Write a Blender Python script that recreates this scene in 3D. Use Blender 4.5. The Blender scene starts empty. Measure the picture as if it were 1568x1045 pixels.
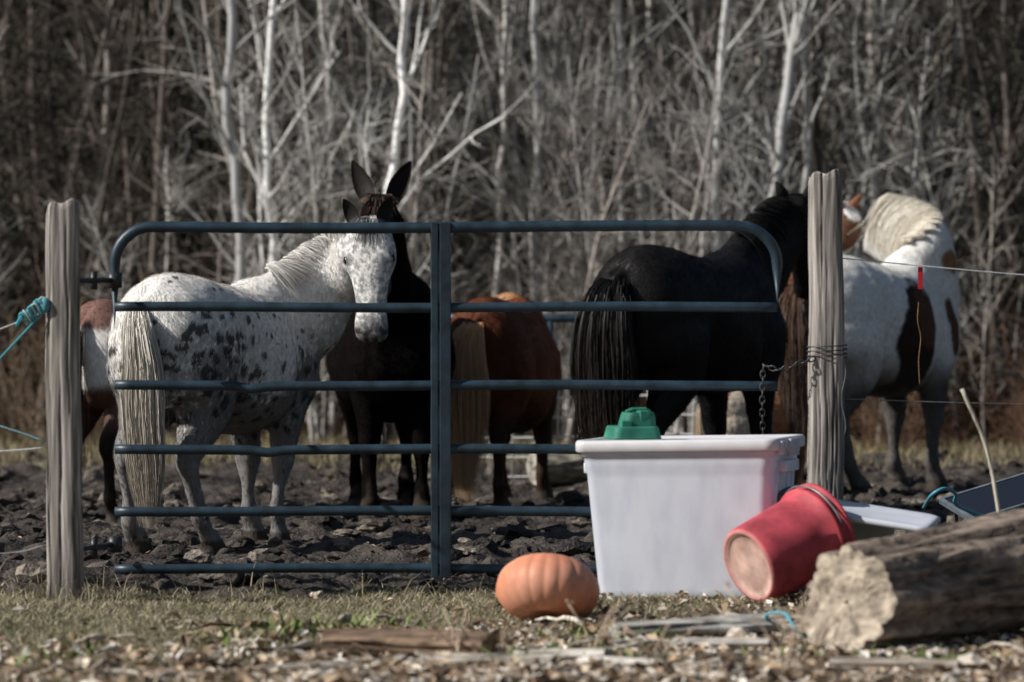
import bpy, math, random
import numpy as np
from mathutils import Vector, Matrix, noise as mn
rng=np.random.default_rng(7); random.seed(7)
sc=bpy.context.scene
COL=sc.collection

# ---------------------------------------------------------------- helpers
def nrm(v):
    v=np.asarray(v,float); return v/(np.linalg.norm(v,axis=-1,keepdims=True)+1e-12)
class MB:
    def __init__(s): s.V=[];s.F=[];s.C=[];s.n=0
    def add(s,v,f,c=None):
        v=np.asarray(v,float); s.V.append(v)
        if isinstance(f,np.ndarray): s.F+= (f+s.n).tolist()
        else: s.F+=[[i+s.n for i in q] for q in f]
        if c is None: c=(1,1,1)
        c=np.asarray(c,float)
        if c.ndim==1: c=np.tile(c,(len(v),1))
        s.C.append(c); s.n+=len(v)
    def build(s,name,mat,smooth=True,parent=None):
        me=bpy.data.meshes.new(name)
        V=np.vstack(s.V); me.from_pydata(V.tolist(),[],s.F); me.update()
        C=np.vstack(s.C)
        ca=me.color_attributes.new('Col','FLOAT_COLOR','POINT')
        ca.data.foreach_set('color',np.hstack([C,np.ones((len(C),1))]).astype(np.float32).ravel())
        if smooth: me.polygons.foreach_set('use_smooth',np.ones(len(me.polygons),bool))
        if mat: me.materials.append(mat)
        ob=bpy.data.objects.new(name,me); COL.objects.link(ob)
        if parent: ob.parent=parent
        return ob
def empty(name,loc=(0,0,0)):
    e=bpy.data.objects.new(name,None); e.location=loc; e.empty_display_size=.1; COL.objects.link(e); return e
def catmull(P,sub):
    P=np.array(P,float); n=len(P)
    Q=np.vstack([2*P[0]-P[1],P,2*P[-1]-P[-2]]); out=[]
    for i in range(n-1):
        p0,p1,p2,p3=Q[i:i+4]
        for k in range(sub):
            t=k/sub
            out.append(.5*((2*p1)+(-p0+p2)*t+(2*p0-5*p1+4*p2-p3)*t*t+(-p0+3*p1-3*p2+p3)*t**3))
    out.append(P[-1]); return np.array(out)
def ringfaces(m,n,close=True):
    f=[]
    for i in range(m-1):
        for j in range(n):
            k=(j+1)%n
            f.append((i*n+j,i*n+k,(i+1)*n+k,(i+1)*n+j))
    return f
def tube(P,r,n=6,cap=True):
    P=np.array(P,float); r=np.broadcast_to(np.asarray(r,float),(len(P),))
    T=nrm(np.gradient(P,axis=0)); m=np.abs(nrm(T.mean(0)))
    ref=np.array([0,0,1.]) if m[2]<.8 else np.array([1.,0,0])
    A=nrm(np.cross(T,ref)); B=np.cross(T,A)
    a=np.linspace(0,2*np.pi,n,endpoint=False)
    V=P[:,None]+r[:,None,None]*(np.cos(a)[None,:,None]*A[:,None]+np.sin(a)[None,:,None]*B[:,None])
    F=ringfaces(len(P),n); V=V.reshape(-1,3)
    if cap:
        F.append(tuple(range(n))[::-1]); F.append(tuple((len(P)-1)*n+j for j in range(n)))
    return V,F
def loft(C,A,B,n=24,p=1.0,egg=0.):
    a=np.linspace(0,2*np.pi,n,endpoint=False); ca,sa=np.cos(a),np.sin(a)
    ca2=np.sign(ca)*np.abs(ca)**p*(1-egg*sa); sa2=np.sign(sa)*np.abs(sa)**p
    V=C[:,None]+ca2[None,:,None]*A[:,None]+sa2[None,:,None]*B[:,None]
    m=len(C); V=V.reshape(-1,3); F=ringfaces(m,n)
    V=np.vstack([V,C[0],C[-1]]); a0=m*n; a1=m*n+1
    for j in range(n):
        k=(j+1)%n; F.append((k,j,a0)); F.append(((m-1)*n+j,(m-1)*n+k,a1))
    return V,F
def sphere(c,r,n=16):
    t=np.linspace(-np.pi/2,np.pi/2,n//2+1)
    r=np.broadcast_to(np.asarray(r,float),(3,))
    C=np.array([[c[0],c[1],c[2]+r[2]*math.sin(x)*.999] for x in t])
    A=np.array([[r[0]*max(math.cos(x),.01),0,0] for x in t]); B=np.array([[0,r[1]*max(math.cos(x),.01),0] for x in t])
    return loft(C,A,B,n)
def h2(i,j,s):
    n=(i*374761393+j*668265263+s*144269504)&0xffffffff
    n=((n^(n>>13))*1274126177)&0xffffffff
    return ((n^(n>>16))&0xffff)/65535.
def vn(x,y,s=0):
    xi=np.floor(x).astype(np.int64); yi=np.floor(y).astype(np.int64); fx=x-xi; fy=y-yi
    fx=fx*fx*(3-2*fx); fy=fy*fy*(3-2*fy)
    a=h2(xi,yi,s);b=h2(xi+1,yi,s);c=h2(xi,yi+1,s);d=h2(xi+1,yi+1,s)
    return (a*(1-fx)+b*fx)*(1-fy)+(c*(1-fx)+d*fx)*fy
def fbm(x,y,sc_,o=4,s=0):
    r=0;a=.5;t=0
    for k in range(o):
        r=r+a*vn(x/sc_+k*17.3,y/sc_-k*9.1,s+k); t+=a; a*=.5; sc_=sc_/2
    return r/t
def sst(a,b,x):
    t=np.clip((x-a)/(b-a),0,1); return t*t*(3-2*t)

# ---------------------------------------------------------------- materials
def newmat(name):
    m=bpy.data.materials.new(name); m.use_nodes=True
    nt=m.node_tree; b=nt.nodes['Principled BSDF']; return m,nt,b
def N(nt,t,**k):
    n=nt.nodes.new(t)
    for a,v in k.items(): setattr(n,a,v)
    return n
def coords(nt,scale=(1,1,1)):
    tc=N(nt,'ShaderNodeTexCoord'); mp=N(nt,'ShaderNodeMapping'); mp.inputs['Scale'].default_value=scale
    nt.links.new(tc.outputs['Object'],mp.inputs['Vector']); return mp.outputs['Vector']
def vcmat(name,rough=.7,nscale=(30,30,30),nlo=.75,nhi=1.25,bump=.2,bdist=.01,spec=.3,sheen=0,sss=0,metal=0,objvar=0,simple=False):
    m,nt,b=newmat(name); L=nt.links.new
    at=N(nt,'ShaderNodeVertexColor'); at.layer_name='Col'
    b.inputs['Roughness'].default_value=rough; b.inputs['Specular IOR Level'].default_value=spec
    b.inputs['Metallic'].default_value=metal
    out=at.outputs['Color']
    if not simple:
        no=N(nt,'ShaderNodeTexNoise'); no.inputs['Scale'].default_value=1; no.inputs['Detail'].default_value=4
        L(coords(nt,nscale),no.inputs['Vector'])
        mr=N(nt,'ShaderNodeMapRange'); mr.inputs['From Min'].default_value=.3; mr.inputs['From Max'].default_value=.7
        mr.inputs['To Min'].default_value=nlo; mr.inputs['To Max'].default_value=nhi
        L(no.outputs['Fac'],mr.inputs['Value'])
        mx=N(nt,'ShaderNodeVectorMath',operation='SCALE'); L(out,mx.inputs[0]); L(mr.outputs[0],mx.inputs['Scale'])
        out=mx.outputs[0]
        if bump:
            bp=N(nt,'ShaderNodeBump'); bp.inputs['Strength'].default_value=bump; bp.inputs['Distance'].default_value=bdist
            L(no.outputs['Fac'],bp.inputs['Height']); L(bp.outputs[0],b.inputs['Normal'])
    if objvar:
        oi=N(nt,'ShaderNodeObjectInfo'); m2=N(nt,'ShaderNodeMapRange'); m2.inputs['To Min'].default_value=1-objvar; m2.inputs['To Max'].default_value=1+objvar*.6
        L(oi.outputs['Random'],m2.inputs['Value']); my=N(nt,'ShaderNodeVectorMath',operation='SCALE'); L(out,my.inputs[0]); L(m2.outputs[0],my.inputs['Scale']); out=my.outputs[0]
    L(out,b.inputs['Base Color'])
    return m
M_coat=vcmat('horse_coat',.6,(70,70,30),.8,1.2,.35,.006,.15)
M_hair=vcmat('horse_hair',.5,spec=.25,simple=True)
M_fur=vcmat('horse_fur',.65,spec=.12,simple=True)
M_furd=vcmat('dull_dark_fur',.8,spec=.02,simple=True)
M_furg=vcmat('glossy_horse_fur',.42,spec=.38,simple=True)
M_bark=vcmat('sapling_bark',.9,objvar=.5,spec=.1,simple=True)
M_leaf=vcmat('dead_leaves',.75,simple=True,spec=.25)
M_grass=vcmat('grass_blades',.7,simple=True,spec=.2)
M_wood=vcmat('weathered_wood',.9,(55,55,3.2),.35,1.5,.6,.006,.12)
M_log=vcmat('log_wood',.9,(7,26,26),.45,1.45,.9,.02,.12)
M_eye=vcmat('eye',.08,simple=True,spec=.6)
M_paint=vcmat('gate_paint',.42,(14,14,14),.6,1.5,.15,.002,.45)
M_plas=vcmat('plastic',.38,(7,7,7),.9,1.08,.05,.003,.5)
M_dirtplas=vcmat('dirty_plastic',.6,(9,9,9),.6,1.35,.1,.003,.25)
M_pump=vcmat('pumpkin_skin',.55,(14,14,14),.85,1.12,.1,.004,.35)
M_steel=vcmat('galvanised_wire',.45,(20,20,20),.7,1.2,0,spec=.5,metal=.6)
M_rope=vcmat('rope',.8,(200,200,200),.6,1.3,.3,.002)
def groundmat():
    m,nt,b=newmat('ground_soil'); L=nt.links.new
    at=N(nt,'ShaderNodeVertexColor'); at.layer_name='Col'
    n1=N(nt,'ShaderNodeTexNoise'); n1.inputs['Scale'].default_value=14; n1.inputs['Detail'].default_value=6; n1.inputs['Roughness'].default_value=.7
    tc=N(nt,'ShaderNodeTexCoord'); L(tc.outputs['Object'],n1.inputs['Vector'])
    mr=N(nt,'ShaderNodeMapRange'); mr.inputs['From Min'].default_value=.35; mr.inputs['From Max'].default_value=.68; mr.inputs['To Min'].default_value=.35; mr.inputs['To Max'].default_value=1.8
    L(n1.outputs['Fac'],mr.inputs['Value'])
    s=N(nt,'ShaderNodeVectorMath',operation='SCALE'); L(at.outputs['Color'],s.inputs[0]); L(mr.outputs[0],s.inputs['Scale']); L(s.outputs[0],b.inputs['Base Color'])
    m2=N(nt,'ShaderNodeMapRange'); m2.inputs['From Min'].default_value=.35; m2.inputs['From Max'].default_value=.6; m2.inputs['To Min'].default_value=.35; m2.inputs['To Max'].default_value=.9
    L(n1.outputs['Fac'],m2.inputs['Value']); L(m2.outputs[0],b.inputs['Roughness'])
    b.inputs['Specular IOR Level'].default_value=.35
    n2=N(nt,'ShaderNodeTexNoise'); n2.inputs['Scale'].default_value=45; n2.inputs['Detail'].default_value=5; L(tc.outputs['Object'],n2.inputs['Vector'])
    bp=N(nt,'ShaderNodeBump'); bp.inputs['Strength'].default_value=.9; bp.inputs['Distance'].default_value=.025; L(n2.outputs['Fac'],bp.inputs['Height']); L(bp.outputs[0],b.inputs['Normal'])
    return m
M_ground=groundmat()
m,nt,b=newmat('translucent_tote'); b.inputs['Roughness'].default_value=.35
no=N(nt,'ShaderNodeTexNoise'); nt.links.new(coords(nt,(3,3,1.2)),no.inputs['Vector']); no.inputs['Detail'].default_value=4
cr=N(nt,'ShaderNodeValToRGB'); cr.color_ramp.elements[0].position=.3; cr.color_ramp.elements[0].color=(.70,.73,.82,1); cr.color_ramp.elements[1].position=.62; cr.color_ramp.elements[1].color=(.82,.85,.93,1)
nt.links.new(no.outputs['Fac'],cr.inputs[0]); nt.links.new(cr.outputs[0],b.inputs['Base Color'])
tl=N(nt,'ShaderNodeBsdfTranslucent'); tl.inputs[0].default_value=(.8,.84,.95,1); mxs=N(nt,'ShaderNodeMixShader'); mxs.inputs[0].default_value=.3
nt.links.new(b.outputs[0],mxs.inputs[1]); nt.links.new(tl.outputs[0],mxs.inputs[2]); nt.links.new(mxs.outputs[0],nt.nodes['Material Output'].inputs[0]); M_tote=m

# ---------------------------------------------------------------- ground
def gz(x,y):
    x=np.asarray(x,float); y=np.asarray(y,float)
    e=19.85+.35*(fbm(x,y*0,.7,3,5)-.5)
    m=sst(e-.12,e+.15,y)*(1-sst(31.5,34,y))
    a=fbm(x,y,.55,3,11)-.5; b_=np.abs(fbm(x,y,.30,3,23)-.5)*2; c=fbm(x,y,.11,3,31)-.5
    z=m*(.13*a+.14*(.40-b_)+.09*c) -.02*m
    z+=(1-m)*(.05*(fbm(x,y,1.1,3,41)-.5)+.02*(fbm(x,y,.12,3,43)-.5))*np.clip(1.3-(y>40)*.3,0,2)
    z+=sst(50,70,y)*(y-50)*.30*(y>50)+sst(45,90,y)*1.2*(fbm(x,y,9,3,77)-.5)
    return z,m
def axis(core0,core1,step,far0,far1):
    c=np.arange(core0,core1,step); l=[];v=core0;s=step
    while v>far0: s*=1.18; v-=s; l.append(v)
    r=[];v=c[-1];s=step
    while v<far1: s*=1.18; v+=s; r.append(v)
    return np.concatenate([l[::-1],c,r])
xs=axis(-4.2,4.2,.022,-320,320)
ys=np.concatenate([np.array([-60,-30,-12,-4,0,4,8,11,13,14]),np.arange(14.6,23,.025),np.arange(23,35,.045)])
ys=np.concatenate([ys,axis(35,40,.2,34.9,400)[1:]]); ys=np.unique(ys)
X,Y=np.meshgrid(xs,ys); Z,Mm=gz(X,Y)
nx=len(xs); ny=len(ys)
idx=np.arange(nx*ny).reshape(ny,nx)
F=np.stack([idx[:-1,:-1],idx[:-1,1:],idx[1:,1:],idx[1:,:-1]],-1).reshape(-1,4)
mud=np.array([.026,.021,.018]); mud2=np.array([.120,.100,.084]); gr=np.array([.18,.145,.095]); gr2=np.array([.115,.105,.055]); frs=np.array([.018,.014,.010])
k1=sst(.45,.7,fbm(X,Y,.5,4,61))[...,None]; k2=sst(.4,.65,fbm(X,Y,.9,4,63))[...,None]
k3=sst(.0,.07,Z)[...,None]
cm=mud*(1-k1*.35)+mud2*k1*.35; cm=cm*(1-.45*k3)+mud2*.45*k3
cg=gr*(1-k2)+gr2*k2
ff=sst(35,39,Y)[...,None]; cg=cg*(1-ff)+frs*ff*(.6+.8*k2)
C=cm*Mm[...,None]+cg*(1-Mm[...,None])
g=MB(); g.add(np.stack([X,Y,Z],-1).reshape(-1,3),F,C.reshape(-1,3)); g.build('ground',M_ground)
def gh(x,y): return float(gz(np.array([x]),np.array([y]))[0][0])

def clods(name,n,xr,yr,sr,cols,mat):
    t=(1+5**.5)/2
    iv=nrm(np.array([(-1,t,0),(1,t,0),(-1,-t,0),(1,-t,0),(0,-1,t),(0,1,t),(0,-1,-t),(0,1,-t),(t,0,-1),(t,0,1),(-t,0,-1),(-t,0,1)]))
    ifc=[(0,11,5),(0,5,1),(0,1,7),(0,7,10),(0,10,11),(1,5,9),(5,11,4),(11,10,2),(10,7,6),(7,1,8),(3,9,4),(3,4,2),(3,2,6),(3,6,8),(3,8,9),(4,9,5),(2,4,11),(6,2,10),(8,6,7),(9,8,1)]
    v=list(map(tuple,iv)); f2=[]; cache={}
    def mid(a,b):
        k=(min(a,b),max(a,b))
        if k not in cache: v.append(tuple(nrm((np.array(v[a])+np.array(v[b]))/2))); cache[k]=len(v)-1
        return cache[k]
    for a,b_,c in ifc:
        x,y,z=mid(a,b_),mid(b_,c),mid(c,a); f2+=[(a,x,z),(b_,y,x),(c,z,y),(x,y,z)]
    v=np.array(v); f2=np.array(f2); B=MB()
    x=rng.uniform(*xr,n); y=rng.uniform(*yr,n); z,mm=gz(x,y)
    for i in range(n):
        s=sr[0]+(sr[1]-sr[0])*rng.uniform()**3
        R=s*np.array([rng.uniform(.7,1.7),rng.uniform(.7,1.7),rng.uniform(.4,.9)])
        vv=v*(1+.22*rng.standard_normal((len(v),1)))*R
        a=rng.uniform(0,6.28); ca,sa=math.cos(a),math.sin(a); vv=vv@np.array([[ca,sa,0],[-sa,ca,0],[0,0,1]])
        B.add(vv+[x[i],y[i],z[i]+s*.1],f2,np.array(cols[rng.integers(len(cols))])*rng.uniform(.6,1.3))
    return B.build(name,mat,False)
clods('mud_clods',2600,(-3.6,3.6),(20.0,27),(.010,.075),[(.036,.028,.024),(.065,.052,.044),(.026,.022,.019),(.16,.135,.11)],M_ground)
clods('mud_clods',800,(-4.6,4.6),(27,33),(.02,.085),[(.04,.032,.026),(.065,.052,.042),(.16,.135,.105)],M_ground)

# grass
def blades(B,x,y,h,w,cols,lean=.5):
    n=len(x); z,_=gz(x,y); a=rng.uniform(0,6.28,n); d=np.stack([np.cos(a),np.sin(a),0*a],-1); 
    a2=rng.uniform(0,6.28,n); l=np.stack([np.cos(a2),np.sin(a2),0*a2],-1)*(h*lean*rng.uniform(.2,1.3,n))[:,None]
    b0=np.stack([x,y,z-.005],-1); up=np.array([0,0,1.])
    v=np.stack([b0-d*w[:,None],b0+d*w[:,None],b0+l*.35+up*(h*.6)[:,None]+d*w[:,None]*.6,b0+l*.35+up*(h*.6)[:,None]-d*w[:,None]*.6,b0+l+up*h[:,None]],1).reshape(-1,3)
    i=np.arange(n)*5
    F=np.stack([i,i+1,i+2,i+3],-1).tolist()+np.stack([i+3,i+2,i+4],-1).tolist()
    c=np.array(cols)[rng.integers(len(cols),size=n)]*rng.uniform(.7,1.3,(n,1))
    B.add(v,F,np.repeat(c,5,0))
B=MB(); n=80000
x=rng.uniform(-3.4,3.2,n); y=rng.uniform(15.4,19.95,n)
dens=fbm(x,y,.5,3,91)+.30*sst(1.0,-.8,x)+.12*sst(17.5,19,y); keep=rng.uniform(0,1,n)<sst(.36,.7,dens)*.9+.12
x,y=x[keep],y[keep]; n=len(x)
gc=[(.44,.37,.26),(.36,.30,.20),(.25,.23,.12),(.17,.18,.08),(.30,.27,.17),(.52,.46,.35)]
blades(B,x,y,rng.uniform(.012,.042,n),rng.uniform(.0015,.003,n),gc,1.7)
n=22000; x=rng.uniform(-5.5,5.5,n); y=rng.uniform(31,37,n); blades(B,x,y,rng.uniform(.04,.13,n),rng.uniform(.003,.006,n),[(.30,.24,.15),(.22,.18,.10),(.15,.14,.07),(.36,.30,.2)],.9)
n=400; x=rng.uniform(-3,3,n); y=rng.uniform(19.6,20.1,n); blades(B,x,y,rng.uniform(.05,.13,n),rng.uniform(.0015,.003,n),[(.4,.34,.22),(.3,.26,.15)],.8)
for px,py in ((-1.96,19.33),(1.41,19.9)):
    n=160; blades(B,rng.normal(px,.09,n),rng.normal(py,.05,n),rng.uniform(.04,.12,n),rng.uniform(.002,.003,n),gc,.7)
B.build('grass',M_grass,smooth=False)
B=MB()
for (cx,cy,k) in [(-.85,17.6,60),(-.6,17.9,50),(-.95,17.2,40),(.25,16.6,60),(.45,16.3,50),(1.15,16.4,50),(1.5,16.1,40),(1.62,16.3,30),(-.3,17.3,40),(.6,17.2,40),(-1.7,16.6,30),(.05,16.2,50),(.3,17.5,30)]:
    blades(B,rng.normal(cx,.11,k),rng.normal(cy,.12,k),rng.uniform(.03,.09,k),rng.uniform(.008,.018,k),[(.13,.18,.055),(.18,.23,.08),(.28,.29,.14)],1.1)
B.build('ground_weeds',M_grass)
def litter(name,n,xf,yf,cols,s0,s1,zoff=.008):
    B=MB(); x=xf(n); y=yf(n)
    z,_=gz(x,y); a=rng.uniform(0,6.28,n); s=rng.uniform(s0,s1,n)
    t=rng.normal(0,.4,(n,2))
    d=np.stack([np.cos(a),np.sin(a),t[:,0]],-1); e=np.stack([-np.sin(a),np.cos(a),t[:,1]],-1)
    c=np.stack([x,y,z+zoff+rng.uniform(0,.018,n)],-1); s=s[:,None]; up=np.array([0,0,1.]); cu=rng.uniform(-.2,.6,(n,1))
    v=np.stack([c-d*s,c-e*s*.45+up*s*cu,c+e*s*.1,c+e*s*.55+up*s*cu,c+d*s+up*s*cu*.5],1).reshape(-1,3)
    i=np.arange(n)*5; F=np.stack([i,i+1,i+2],-1).tolist()+np.stack([i,i+2,i+3],-1).tolist()+np.stack([i+1,i+4,i+2],-1).tolist()+np.stack([i+2,i+4,i+3],-1).tolist()
    cc=np.array(cols)[rng.integers(len(cols),size=n)]*rng.uniform(.6,1.25,(n,1))
    B.add(v,F,np.repeat(cc,5,0)); B.build(name,M_leaf,smooth=False)
lc=[(.48,.38,.27),(.36,.25,.16),(.62,.54,.44),(.18,.12,.08),(.42,.31,.21),(.74,.69,.62)]
def lx(n): return np.where(rng.uniform(0,1,n)<.72,rng.normal(.75,.95,n),rng.uniform(-2.6,2.8,n))
litter('leaf_litter',9500,lx,lambda n:15.3+np.abs(rng.normal(0,1.15,n)),lc,.012,.042)
litter('leaf_litter',1800,lambda n:rng.uniform(-.1,3.0,n),lambda n:rng.uniform(16.5,19.6,n),lc,.012,.028)
litter('leaf_litter',220,lambda n:rng.uniform(-3,3,n),lambda n:rng.uniform(20.6,25,n),lc[:2]+lc[3:5],.01,.018)

# ---------------------------------------------------------------- horses
def nz3(P,s,o=0):
    return np.array([mn.noise(Vector((p[0]*s+o,p[1]*s,p[2]*s))) for p in P])
def horse(name,loc,heading,s,coat,neck_w,head_w,legs=None,tail=None,mane=None,ear=(.16,.03),earcol=((.1,.1,.1),(.02,.02,.02)),fur=42000,belly=1.0,wide=1.0,lt=1.1,hwid=1.0,hlen=1.0,voxel=.0125,furvar=.25,furmat=None):
    th=math.radians(heading); fx=np.array([math.cos(th),math.sin(th),0]); lf=np.array([-math.sin(th),math.cos(th),0]); up=np.array([0,0,1.])
    R=np.stack([fx,lf,up],1); loc=np.array([loc[0],loc[1],0.])
    toL=lambda w:(np.asarray(w,float)-loc)@R/s
    dirL=lambda w:nrm(np.asarray(w,float)@R)
    toW=lambda p:(np.asarray(p)@R.T)*s
    B=MB()
    T=np.array([[-.765,1.07,.09,.07],[-.74,1.09,.20,.155],[-.67,1.115,.275,.225],[-.55,1.14,.305,.275],[-.38,1.145,.31,.29],[-.20,1.11,.32,.29],[0,1.055,.34,.31],[.2,1.045,.35,.30],[.36,1.085,.36,.25],[.50,1.08,.335,.22],[.62,1.06,.26,.18],[.70,1.05,.15,.11]])
    ex=(belly-1)*T[:,2]; T[:,2]+=ex; T[:,1]-=ex; T[:,3]*=wide*(1+(belly-1)*.5)
    T=catmull(T,4)
    z0=T[:,0]*0
    B.add(*loft(np.stack([T[:,0],z0,T[:,1]],-1),np.stack([z0,T[:,3],z0],-1),np.stack([z0,z0,T[:,2]],-1),28,.92,.10))
    legs=legs or {}
    hind=[[-.45,.13,1.16,.20,.10],[-.44,.155,1.0,.235,.14],[-.43,.165,.86,.205,.135],[-.47,.16,.74,.15,.105],[-.56,.155,.62,.095,.075],[-.645,.15,.53,.068,.054],[-.67,.15,.47,.058,.047],[-.665,.15,.40,.042,.036],[-.655,.15,.27,.034,.030],[-.65,.15,.185,.042,.038],[-.63,.15,.13,.040,.036],[-.60,.15,.085,.046,.045],[-.585,.15,.05,.056,.052],[-.575,.15,.0,.066,.06]]
    fore=[[.44,.10,1.2,.13,.07],[.47,.13,1.02,.17,.11],[.46,.145,.86,.145,.11],[.44,.15,.75,.11,.088],[.45,.15,.62,.078,.068],[.46,.15,.51,.056,.053],[.465,.15,.45,.055,.052],[.455,.15,.39,.040,.039],[.452,.15,.26,.032,.031],[.455,.15,.185,.042,.038],[.475,.15,.13,.039,.036],[.495,.15,.085,.045,.045],[.505,.15,.05,.054,.05],[.515,.15,.0,.063,.058]]
    for key,rows,sd in (('hl',hind,1),('hr',hind,-1),('fl',fore,1),('fr',fore,-1)):
        dx,dy=legs.get(key,(0,0)); r=catmull(rows,3); r[:,1]*=sd; r[:,3:]*=lt
        w=np.clip((.92-r[:,2])/.92,0,1); 
        r[:,0]+=dx*w; r[:,1]+=dy*w
        P=r[:,:3]; Tn=nrm(np.gradient(P,axis=0)); A=np.cross(Tn,[1,0,0.]); A=nrm(A)*np.sign(A[:,1:2]); Bv=nrm(np.cross(Tn,A))
        B.add(*loft(P,A*r[:,4:5],Bv*r[:,3:4],16))
    rows=[[.34,0,1.12,.30,.17]]+[list(toL(p))+[hh,hw] for p,hh,hw in neck_w]
    nk=catmull(rows,6); P=nk[:,:3]; Tn=nrm(np.gradient(P,axis=0)); A=nrm(np.cross(Tn,up)); Bv=np.cross(A,Tn)
    B.add(*loft(P,A*nk[:,4:5],Bv*nk[:,3:4],20,.95,.12))
    nkP,nkA,nkB,nkr=P,A,Bv,nk
    hb,hd,hu=head_w; hb=toL(hb); hd=dirL(hd); hu=dirL(hu); hu=nrm(hu-hd*np.dot(hu,hd)); hs=np.cross(hd,hu)
    H=catmull([[-.07,.02,-.09,.05],[-.02,.055,-.13,.075],[.05,.075,-.17,.092],[.13,.082,-.185,.102],[.20,.08,-.165,.098],[.27,.068,-.125,.078],[.35,.056,-.10,.066],[.43,.05,-.088,.060],[.50,.045,-.083,.062],[.56,.035,-.08,.066],[.60,.012,-.07,.056],[.62,-.015,-.05,.03]],4)
    H[:,0]*=hlen; H[:,3]*=hwid
    Cn=hb+H[:,:1]*hd+((H[:,1:2]+H[:,2:3])/2)*hu
    B.add(*loft(Cn,H[:,3:4]*hs,(H[:,1:2]-H[:,2:3])/2*hu,20,.82,-.08))
    for sg in (-1,1):
        c=hb+hd*.175*hlen+hs*sg*.08*hwid+hu*.03
        v,f=sphere((0,0,0),(.045,.022,.03),12); v=v[:,:1]*hd+v[:,1:2]*hs+v[:,2:3]*hu+c; B.add(v,f)
    if tail:
        dk=np.array([[-.68,0,1.30],[-.77,0,1.27],[-.81,0,1.17],[-.82,0,1.0]]); B.add(*tube(dk,[.06,.05,.04,.02],10))
    tmp=B.build(name+'_tmp',None)
    md=tmp.modifiers.new('r','REMESH'); md.mode='VOXEL'; md.voxel_size=voxel
    ms=tmp.modifiers.new('s','SMOOTH'); ms.iterations=7; ms.factor=.5
    dg=bpy.context.evaluated_depsgraph_get(); dg.update()
    me=bpy.data.meshes.new_from_object(tmp.evaluated_get(dg)); bpy.data.objects.remove(tmp)
    n=len(me.vertices); V=np.zeros(n*3); me.vertices.foreach_get('co',V); V=V.reshape(-1,3)
    Nn=np.zeros(n*3); me.vertices.foreach_get('normal',Nn); Nn=Nn.reshape(-1,3)
    V=V+Nn*(nz3(V,5)*.012+nz3(V,12,5)*.005)[:,None]
    cre=np.exp(-(V[:,1]/.022)**2)*sst(-.45,-.66,V[:,0])*sst(1.5,1.3,V[:,2]); V-=Nn*(.018*cre)[:,None]
    for sg in (-1,1):
        hp=np.exp(-(np.linalg.norm((V-np.array([-.30,sg*.24,1.27]))/np.array([.08,.09,.07]),axis=1))**2); V+=Nn*(.016*hp)[:,None]
        fl=np.exp(-(np.linalg.norm((V-np.array([-.22,sg*.27,1.0]))/np.array([.07,.12,.16]),axis=1))**2); V-=Nn*(.028*fl)[:,None]
        sb=np.exp(-(np.linalg.norm((V-np.array([.29,sg*.26,1.1]))/np.array([.035,.12,.22]),axis=1))**2); V-=Nn*(.018*sb)[:,None]
    rel=V-hb; Hc=np.stack([rel@hd/hlen,rel@hu,rel@hs/hwid],-1)
    for sg in (-1,1):
        d=np.linalg.norm((Hc-np.array([.575,.0,sg*.038])),axis=1); V-=Nn*(.014*np.exp(-(d/.016)**2))[:,None]
    Cc=coat(V,Hc)
    hoof=(V[:,2]<.075); Cc[hoof]=np.array([.06,.05,.042])
    mdst=sst(.40,.05,V[:,2])[:,None]*.6; mu=sst(-.1,.35,nz3(V,12,9))[:,None]; Cc=Cc*(1-mdst*mu)+np.array([.07,.055,.045])*mdst*mu
    Cc=np.clip(Cc,0.003,1)
    W=toW(V)
    me.vertices.foreach_set('co',W.ravel().astype(np.float32)); me.update()
    me.polygons.foreach_set('use_smooth',np.ones(len(me.polygons),bool))
    ca=me.color_attributes.new('Col','FLOAT_COLOR','POINT'); ca.data.foreach_set('color',np.hstack([Cc,np.ones((n,1))]).astype(np.float32).ravel())
    me.materials.clear(); me.materials.append(furmat if furmat is M_furd else M_coat)
    par=empty(name,tuple(loc)); ob=bpy.data.objects.new(name+'_body',me); COL.objects.link(ob); ob.parent=par
    if fur:
        N2=np.zeros(n*3); me.vertices.foreach_get('normal',N2); N2=N2.reshape(-1,3)
        me.calc_loop_triangles(); nt_=len(me.loop_triangles); tr=np.zeros(nt_*3,np.int32); me.loop_triangles.foreach_get('vertices',tr); tr=tr.reshape(-1,3)
        a=W[tr[:,0]];b_=W[tr[:,1]];c=W[tr[:,2]]; cr=np.cross(b_-a,c-a); ar=np.linalg.norm(cr,axis=1)
        wgt=ar*(.35+.65*(V[tr[:,0],2]>.5)); k=rng.choice(nt_,fur,p=wgt/wgt.sum())
        u,v=rng.uniform(0,1,(2,fur,1)); fl=(u+v)>1; u=np.where(fl,1-u,u); v=np.where(fl,1-v,v)
        p=a[k]+u*(b_[k]-a[k])+v*(c[k]-a[k]); nn=nrm(N2[tr[k,0]])
        inhead=(Hc[tr[k,0],0]>-.02)&(np.abs(Hc[tr[k,0],1])<.2)&(np.abs(Hc[tr[k,0],2])<.13)
        g_=np.tile((-.45*fx-.9*up),(fur,1)); g_[inhead]=(hd@R.T)
        g_=g_+rng.normal(0,.3,(fur,3)); g_=nrm(g_-nn*np.sum(g_*nn,1,keepdims=True)); dr=nrm(g_+nn*rng.uniform(.12,.5,(fur,1)))
        ln=rng.uniform(.014,.03,(fur,1))*np.where(inhead,.35,1)[:,None]; sd=nrm(np.cross(dr,nn))*.0017
        fv=np.stack([p-sd,p+sd,p+dr*ln],1).reshape(-1,3); fc=Cc[tr[k,0]]*rng.uniform(1-furvar,1+furvar,(fur,1))
        FB=MB(); FB.add(fv,np.arange(fur*3).reshape(-1,3),np.repeat(fc,3,0)); fo=FB.build(name+'_fur',furmat or M_fur,False,par)
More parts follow.
